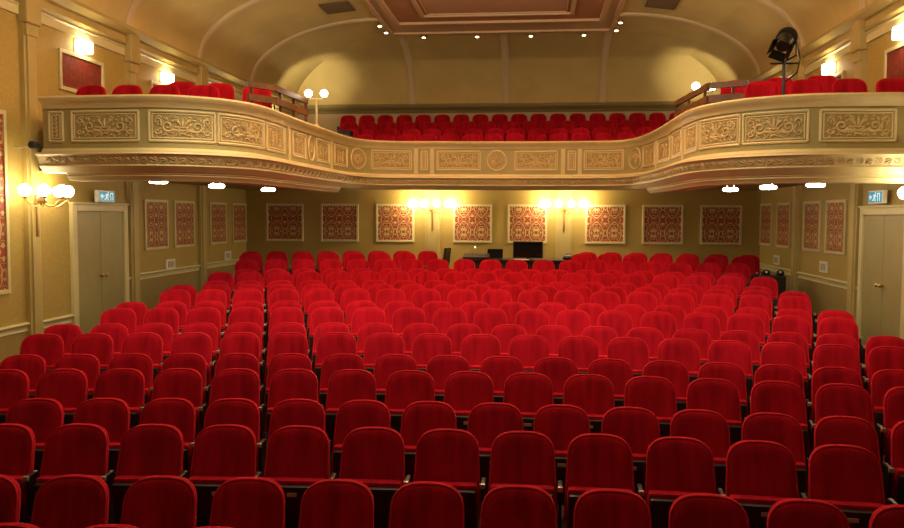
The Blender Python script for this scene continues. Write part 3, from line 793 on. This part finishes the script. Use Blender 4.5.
# shaded uplighters upstairs
for sgn, ax in ((-1, PI/2), (1, -PI/2)):
    for y, nm in ((12.2, 'nearer the stage'), (15.08, 'second from the stage'), (18.1, 'third from the stage'), (21.4, 'by the back corner')):
        t = thing('wall_uplighter', 'glowing box-shaped wall lamp on the upper %s wall, %s' % ('left' if sgn < 0 else 'right', nm), 'wall lamp', (sgn*HX, y, 5.18), ax, 'box wall lamps beside the balcony wings')
        bm = B(); pr = [(.20*math.cos(PI+PI*i/12), -.02-.14*abs(math.sin(PI*i/12))**.8, -.06) for i in range(13)]
        extr(bm, pr, (0, 0, .15)); obj('lamp_shade', bm, SHADE, t, True)
        bm = B(); box(bm, -.20, .20, -.02, 0, -.13, .11); obj('wall_plate', bm, BRASS, t)
# lamps standing on the balcony parapet
for (x, y, z0, lab) in ((-2.98, 14.3, 4.15, 'white twin-globe lamp post on the left side of the balcony parapet'), (3.85, 14.3, WF2, 'white twin-globe lamp post behind the right balcony handrail')):
    hgt = .50 if x < 0 else .875
    t = thing('twin_globe_lamp', lab, 'lamp', (x, y, z0), .1)
    bm = B(); lathe(bm, [(.05, 0), (.05, .03), (.022, .05), (.02, hgt-.03), (.028, hgt)], n=12); tube(bm, [(-.15, 0, hgt-.01), (.15, 0, hgt-.01)], .014, 8)
    obj('post', bm, CREAM, t, True)
    for sx in (-.14, .14):
        bm = B(); lathe(bm, [(.012, hgt-.02), (.035, hgt+.01), (.035, hgt+.03), (.01, hgt+.035)], (sx, 0, 0), 10); h = obj('lamp_holder', bm, CREAM, t, True)
        bm = B(); sphere(bm, (sx, 0, hgt+.095), .070); obj('glass_globe', bm, GLOBES, h, True)

# exit signs
def exit_sign(c, rz, lab):
    t = thing('exit_sign', lab, 'exit sign', c, rz)
    bm = B(); box(bm, -.26, .26, -.07, 0, -.10, .10, .01); obj('housing', bm, WHITE, t)
    bm = B(); box(bm, -.235, .235, -.076, -.069, -.08, .08); p = obj('sign_face', bm, EXITB, t)
    bm = B()   # running figure, door and arrow
    y0, y1 = -.080, -.076
    def poly(ps): extr(bm, [(x, y1, z_) for x, z_ in ps], (0, y0-y1, 0))
    poly([(-.01, .045), (.035, .045), (.02, -.005), (-.03, -.005)]); poly([(.02, .05), (.045, .05), (.045, .072), (.02, .072)])
    poly([(-.03, -.005), (.0, -.005), (-.045, -.055), (-.085, -.055), (-.08, -.04), (-.055, -.04)]); poly([(.0, .0), (.02, -.005), (.035, -.065), (.015, -.065)])
    poly([(.03, .04), (.065, .01), (.058, .0), (.028, .02)]); poly([(-.01, .045), (-.055, .02), (-.05, .01), (-.01, .025)])
    poly([(.10, -.06), (.115, -.06), (.115, .06), (.10, .06)]); poly([(.17, -.06), (.185, -.06), (.185, .06), (.17, .06)]); poly([(.115, .045), (.17, .045), (.17, .06), (.115, .06)])
    poly([(-.20, 0), (-.15, .04), (-.15, .014), (-.10, .014), (-.10, -.014), (-.15, -.014), (-.15, -.04)])
    obj('pictogram', bm, EXITW, p)
exit_sign((-6.16, 12.65, 2.84), PI/2, 'cyan lit exit sign with running figure above the left door')
exit_sign((6.16, 12.72, 2.86), -PI/2, 'cyan lit exit sign with running figure above the right door')

# small wall plates
for c, rz, lb in (((-HX, 15.18, 1.56), PI/2, 'small white square grille on the left wall, between the two near damask panels'), ((-HX, 18.15, 1.59), PI/2, 'small white square grille on the left wall near the back corner'),
                  ((HX, 15.15, 1.65), -PI/2, 'small white square grille on the right wall under the near damask panels'), ((HX, 18.02, 1.62), -PI/2, 'small white square grille on the right wall near the back corner')):
    t = thing('wall_grille', lb, 'wall grille', c, rz, 'white wall grilles')
    bm = B(); box(bm, -.20, .20, -.02, 0, -.10, .10, .006); obj('frame', bm, WHITE, t)
    bm = B(); box(bm, -.12, .12, -.024, -.018, -.06, .06)
    for i in range(5): box(bm, -.12, .12, -.030, -.022, -.052+.024*i, -.044+.024*i)
    obj('grille', bm, mat('grey_grille', (.42, .38, .30), .5), t)

# soffit lights under the wings
for (x, y, nm) in ((-4.55, 11.35, 'nearest of the three under the left wing'), (-4.42, 13.2, 'middle of the three under the left wing'), (-4.15, 15.05, 'farthest of the three under the left wing'),
               (5.15, 12.5, 'nearest of the three under the right wing'), (4.77, 13.6, 'middle of the three under the right wing'), (4.43, 14.7, 'farthest of the three under the right wing')):
    t = thing('soffit_light', 'small white round ceiling light, %s' % nm, 'ceiling light', (x, y, 3.17), 0, 'soffit lights under the balcony wings')
    bm = B()
    for sx in (-.06, .06): tube(bm, [(sx, 0, 0), (sx, 0, -.10)], .012, 6)
    obj('stem', bm, WHITE, t)
    bm = B(); lathe(bm, [(.03, -.10), (.10, -.105), (.13, -.12), (.13, -.15), (.11, -.165)], n=20); obj('lamp_body', bm, LED, t, True)
# ceiling downlights
DL = [(-3.0, 20.3), (-2.98, 21.05), (-2.07, 21.68), (-.63, 21.72), (.8, 21.76), (2.2, 21.76), (3.02, 20.45), (3.0, 21.3)]
DLN = ['on the left side border, nearer', 'on the left side border, by the corner', 'first from the left on the back border', 'second from the left on the back border', 'second from the right on the back border', 'first from the right on the back border', 'on the right side border, nearer', 'on the right side border, by the corner']
for (x, y), nm in zip(DL, DLN):
    t = thing('ceiling_downlight', 'tiny bright downlight %s of the ceiling' % nm, 'downlight', (x, y, ZC-.05), 0, 'ceiling downlights')
    bm = B(); lathe(bm, [(.075, .05), (.075, -.01), (.05, -.015)], n=16); obj('ring', bm, BRASS, t, True)
    bm = B(); lathe(bm, [(.05, -.010), (.045, -.028), (.01, -.034)], n=14); obj('lamp', bm, DOWN, t, True)
# vents in the cove
for sx, y, lb in ((-1, 18.4, 'left'), (1, 18.6, 'right')):
    x = 3.62 if sx < 0 else 3.75
    ph = math.acos((x-FX)/(HX-FX)); zz = ZS+(ZC-ZS)*math.sin(ph); slope = math.atan2((ZC-ZS)*math.cos(ph), (HX-FX)*math.sin(ph))
    bm = B(); box(bm, -.34, .34, -.42, .42, -.035, -.015, .005)
    for i in range(8): box(bm, -.30, .30, -.36+i*.10, -.32+i*.10, -.045, -.03)
    o = obj('ceiling_vent', bm, VENT); o.location = (sx*x, y, zz-.01); o.rotation_euler = (0, sx*slope, 0)
    tag(o, 'dark rectangular vent grille in the vault at the %s' % lb, 'vent', 'vault vents')

# ------------------------------------------------------------------ balcony hand rails
def handrail(pts, zt, lab, posts):
    c = pts[0]; t = thing('handrail', lab, 'handrail', (c[0], c[1], 3.5))
    off = Vector((c[0], c[1], 3.5))
    def board(z0, z1, nm):
        bm = B()
        for a, b in zip(pts, pts[1:]):
            d = (Vector(b)-Vector(a)).normalized(); nx, ny = -d.y*.03, d.x*.03
            extr(bm, [Vector((a[0]+nx, a[1]+ny, z0))-off, Vector((b[0]+nx, b[1]+ny, z0))-off, Vector((b[0]-nx, b[1]-ny, z0))-off, Vector((a[0]-nx, a[1]-ny, z0))-off], (0, 0, z1-z0))
        obj(nm, bm, WOOD, t)
    board(zt-.09, zt, 'top_board'); board(zt-.30, zt-.19, 'lower_board')
    for (x, y) in posts:
        bm = B(); box(bm, x-.02-off.x, x+.02-off.x, y-.02-off.y, y+.02-off.y, -.19, zt-.09-3.5); obj('post', bm, WOOD, t)
handrail([(-3.50, 12.25), (-3.20, 12.65), (-3.13, 14.2)], 4.63, 'brown timber handrail behind the left balcony parapet', [(-3.46, 12.3), (-3.19, 12.9), (-3.17, 13.55), (-3.13, 14.15)])
handrail([(4.15, 12.55), (3.62, 12.75), (3.46, 14.75)], 4.60, 'brown timber handrail behind the right balcony parapet', [(3.95, 12.63), (3.60, 12.95), (3.53, 13.9), (3.46, 14.7)])

# grey steel end panel beside the balcony's front row
t = thing('equipment_box', 'black box with steel front at the left end of the centre balcony seats', 'box', (-3.84, 20.1, 3.73))
bm = B(); box(bm, -.15, .15, -.2, .2, 0, .96, .01); obj('body', bm, BLACK, t)
bm = B(); box(bm, -.11, .11, -.212, -.2, .30, .84, .005); obj('front_panel', bm, mat('steel_panel', (.20, .20, .18), .35, metal=.6), t)

# stage spotlight on the right wing
t = thing('stage_spotlight', 'black follow spotlight on a pole above the right balcony wing', 'spotlight', (4.66, 12.55, WF))
zc = 5.04-WF
bm = B(); tube(bm, [(0, 0, 0), (0, 0, zc-.18)], .025, 10); lathe(bm, [(.20, 0), (.20, .02), (.04, .05)], n=16); tube(bm, [(-.20, 0, zc-.20), (.20, 0, zc-.20)], .014, 8)
obj('pole', bm, DARKM, t, True)
bm = B(); tube(bm, [(-.17, 0, zc+.12), (-.17, 0, zc-.08), (0, 0, zc-.18), (.17, 0, zc-.08), (.17, 0, zc+.12)], .016, 6); obj('yoke', bm, BLACK, t)
A = Vector((-.08, -.17, -.06)); Bv = Vector((.10, .17, .18))
def cyl(a, b, prof, c0):
    bm = B(); d = (b-a); L_ = d.length; q = Vector((0, 0, 1)).rotation_difference(d.normalized())
    lathe(bm, [(r, h*L_) for r, h in prof], n=20)
    for v in bm.verts: v.co = q @ v.co + a + c0
    return bm
c0 = Vector((0, 0, zc+.08))
obj('lamp_housing', cyl(A, Bv, [(.085, 0), (.095, .02), (.095, .25), (.105, .28), (.125, .42), (.135, .50), (.135, .92), (.10, 1.0)], c0), BLACK, t, True)
bm = B(); q = Vector((0, 0, 1)).rotation_difference((Bv-A).normalized())
for sx, sy2 in ((-1, 0), (1, 0), (0, -1), (0, 1)):
    ps = [(sx*.09+(-.10 if sx == 0 else 0), sy2*.09+(-.10 if sy2 == 0 else 0), 0), (sx*.09+(.10 if sx == 0 else 0), sy2*.09+(.10 if sy2 == 0 else 0), 0), (sx*.15+(.12 if sx == 0 else 0), sy2*.15+(.12 if sy2 == 0 else 0), -.17), (sx*.15+(-.12 if sx == 0 else 0), sy2*.15+(-.12 if sy2 == 0 else 0), -.17)]
    n_ = (Vector(ps[1])-Vector(ps[0])).cross(Vector(ps[3])-Vector(ps[0])).normalized()*.006
    extr(bm, [q @ Vector(p) + A + c0 for p in ps], q @ n_)
obj('barn_doors', bm, BLACK, t)
bm = B()
for i in range(5): lathe(bm, [(.148, 0), (.148, .012)], (0, 0, .22+.035*i), 18)
for v in bm.verts: v.co = q @ v.co + A + c0
obj('cooling_fins', bm, BLACK, t)
bm = B(); tube(bm, [(.12, .22, zc+.30), (.26, .30, zc+.22), (.30, .24, zc-.1), (.22, .1, zc-.32), (.05, .03, zc-.45)], .012, 6); obj('cable', bm, BLACK, t, True)
# small camera-like lamp fixed at the left end of the balcony front
t = thing('clamp_lamp', 'small dark spotlight clamped to the left end of the balcony front', 'spotlight', (-5.86, 10.42, 3.47))
bm = B(); tube(bm, [(-.30, .02, 0), (-.02, .02, 0)], .014, 8); obj('arm', bm, TIP, t)
bm = B(); lathe(bm, [(.045, -.09), (.055, -.08), (.055, .04), (.035, .07)], (0, 0, .02), 16, 'Y'); obj('body', bm, DARKM, t, True)

# ------------------------------------------------------------------ sound desk at the back
FZ = .85
t = thing('sound_desk', 'long dark table carrying the sound desk equipment at the back wall', 'table', (0.45, 18.6, FZ-.05))
bm = B(); box(bm, -1.22, 1.45, -.33, .33, .71, .75, .008); obj('tabletop', bm, BLACK, t)
bm = B(); box(bm, -1.15, 1.35, -.28, -.26, .25, .71); obj('front_panel', bm, FLOOR, t)
for sx in (-1.15, 1.38):
    for sy3 in (-.3, .3):
        bm = B(); box(bm, sx-.025, sx+.025, sy3-.025, sy3+.025, 0, .71); obj('leg', bm, BLACK, t)
t = thing('monitor', 'large black flat monitor standing on the sound desk', 'monitor', (0.82, 18.5, FZ+.70))
bm = B(); box(bm, -.345, .345, -.02, .02, .03, .42, .01); obj('casing', bm, BLACK, t)
bm = B(); box(bm, -.32, .32, -.024, -.019, .05, .40); obj('screen', bm, GLASSB, t)
bm = B(); box(bm, -.12, .12, -.09, .09, 0, .012, .003); box(bm, -.03, .03, .01, .04, .0, .15); obj('stand', bm, BLACK, t)
t = thing('laptop', 'open black laptop on the sound desk left of the monitor', 'laptop', (.06, 18.45, FZ+.70))
bm = B(); box(bm, -.18, .18, -.12, .12, 0, .02, .004); obj('keyboard_base', bm, BLACK, t)
bm = B(); extr(bm, [(-.18, .11, .02), (.18, .11, .02), (.18, .17, .23), (-.18, .17, .23)], (0, .012, 0)); obj('lid', bm, mat('matt_black', (.008, .008, .009), .9, spec=.1), t)
t = thing('mixing_console', 'low black mixing console on the sound desk left of the laptop', 'mixing console', (-.36, 18.48, FZ+.70))
bm = B(); extr(bm, [(-.30, -.22, 0), (-.30, .22, 0), (-.30, .22, .12), (-.30, .14, .12), (-.30, -.22, .05)], (.60, 0, 0)); obj('body', bm, BLACK, t)
bm = B()
for i in range(12):
    box(bm, -.27+i*.048, -.255+i*.048, -.15, -.12, .06, .085)
    lathe(bm, [(.009, .10), (.007, .125)], (-.262+i*.048, .05, 0), 8)
obj('faders', bm, TIP, t)
t = thing('gooseneck_lamp', 'thin gooseneck lamp arching over the mixing console', 'lamp', (-.72, 18.72, FZ+.70))
bm = B(); lathe(bm, [(.03, 0), (.03, .02), (.01, .03)], n=10); pts = [(0.30*math.sin(u*.5*PI)**1.5, 0, .30*math.sin(u*.62*PI)) for u in [i/14 for i in range(15)]]
tube(bm, pts, .006, 6); obj('neck', bm, BRASS, t, True)
bm = B(); lathe(bm, [(.012, 0), (.022, -.03), (.020, -.035)], (pts[-1][0], 0, pts[-1][2]), 10); obj('lamp_head', bm, mat('small_lit_bulb', (1, .9, .7), .3, emit=(1, .8, .45), estr=2.5), t, True)
t = thing('office_chair', 'black high-backed chair standing left of the sound desk', 'chair', (-1.10, 18.6, FZ), PI*.9)
bm = B(); box(bm, -.03, .03, -.15, .15, .50, .95, .02)
for v in bm.verts: v.co.x -= .12*(v.co.z-.5)
obj('backrest', bm, BLACK, t)
bm = B(); box(bm, 0, .45, -.22, .22, .42, .50, .03); obj('seat', bm, BLACK, t)
bm = B(); tube(bm, [(.22, 0, .05), (.22, 0, .42)], .025, 8)
for i in range(5):
    a = 2*PI*i/5; tube(bm, [(.22, 0, .07), (.22+.26*math.cos(a), .26*math.sin(a), .03)], .018, 6)
obj('base', bm, DARKM, t)
t = thing('bag', 'small black bag on the right end of the sound desk', 'bag', (1.74, 18.5, FZ+.70))
bm = B(); sphere(bm, (0, 0, .055), .1, 14)
for v in bm.verts: v.co.z = max(0, v.co.z*.75); v.co.x *= 1.3
obj('body', bm, BLACK, t, True)
bm = B(); tube(bm, [(-.07, 0, .08), (-.04, 0, .14), (.04, 0, .14), (.07, 0, .08)], .009, 6); obj('handle', bm, BLACK, t)
bm = B(); box(bm, -.17, .17, -.11, .11, 0, .014, .002)
tag(obj('paper_sheet', bm, PAPER, loc=(.68, 18.3, FZ+.70)), 'white sheets of paper lying before the black monitor', 'paper')
# black equipment on the floor of the right aisle, behind the seat block
t = thing('equipment_case', 'black gear with two pale highlights at the right end of a rear row', 'equipment', (5.60, 16.15, .70))
bm = B(); box(bm, -.22, .22, -.16, .16, 0, .72, .03); obj('body', bm, BLACK, t)
for sx in (-.13, .13):
    bm = B(); sphere(bm, (sx, -.06, .76), .075, 14); kb = obj('round_head', bm, BLACK, t, True)
    bm = B(); sphere(bm, (sx-.02, -.13, .79), .024, 10); obj('lens', bm, WHITE, kb, True)
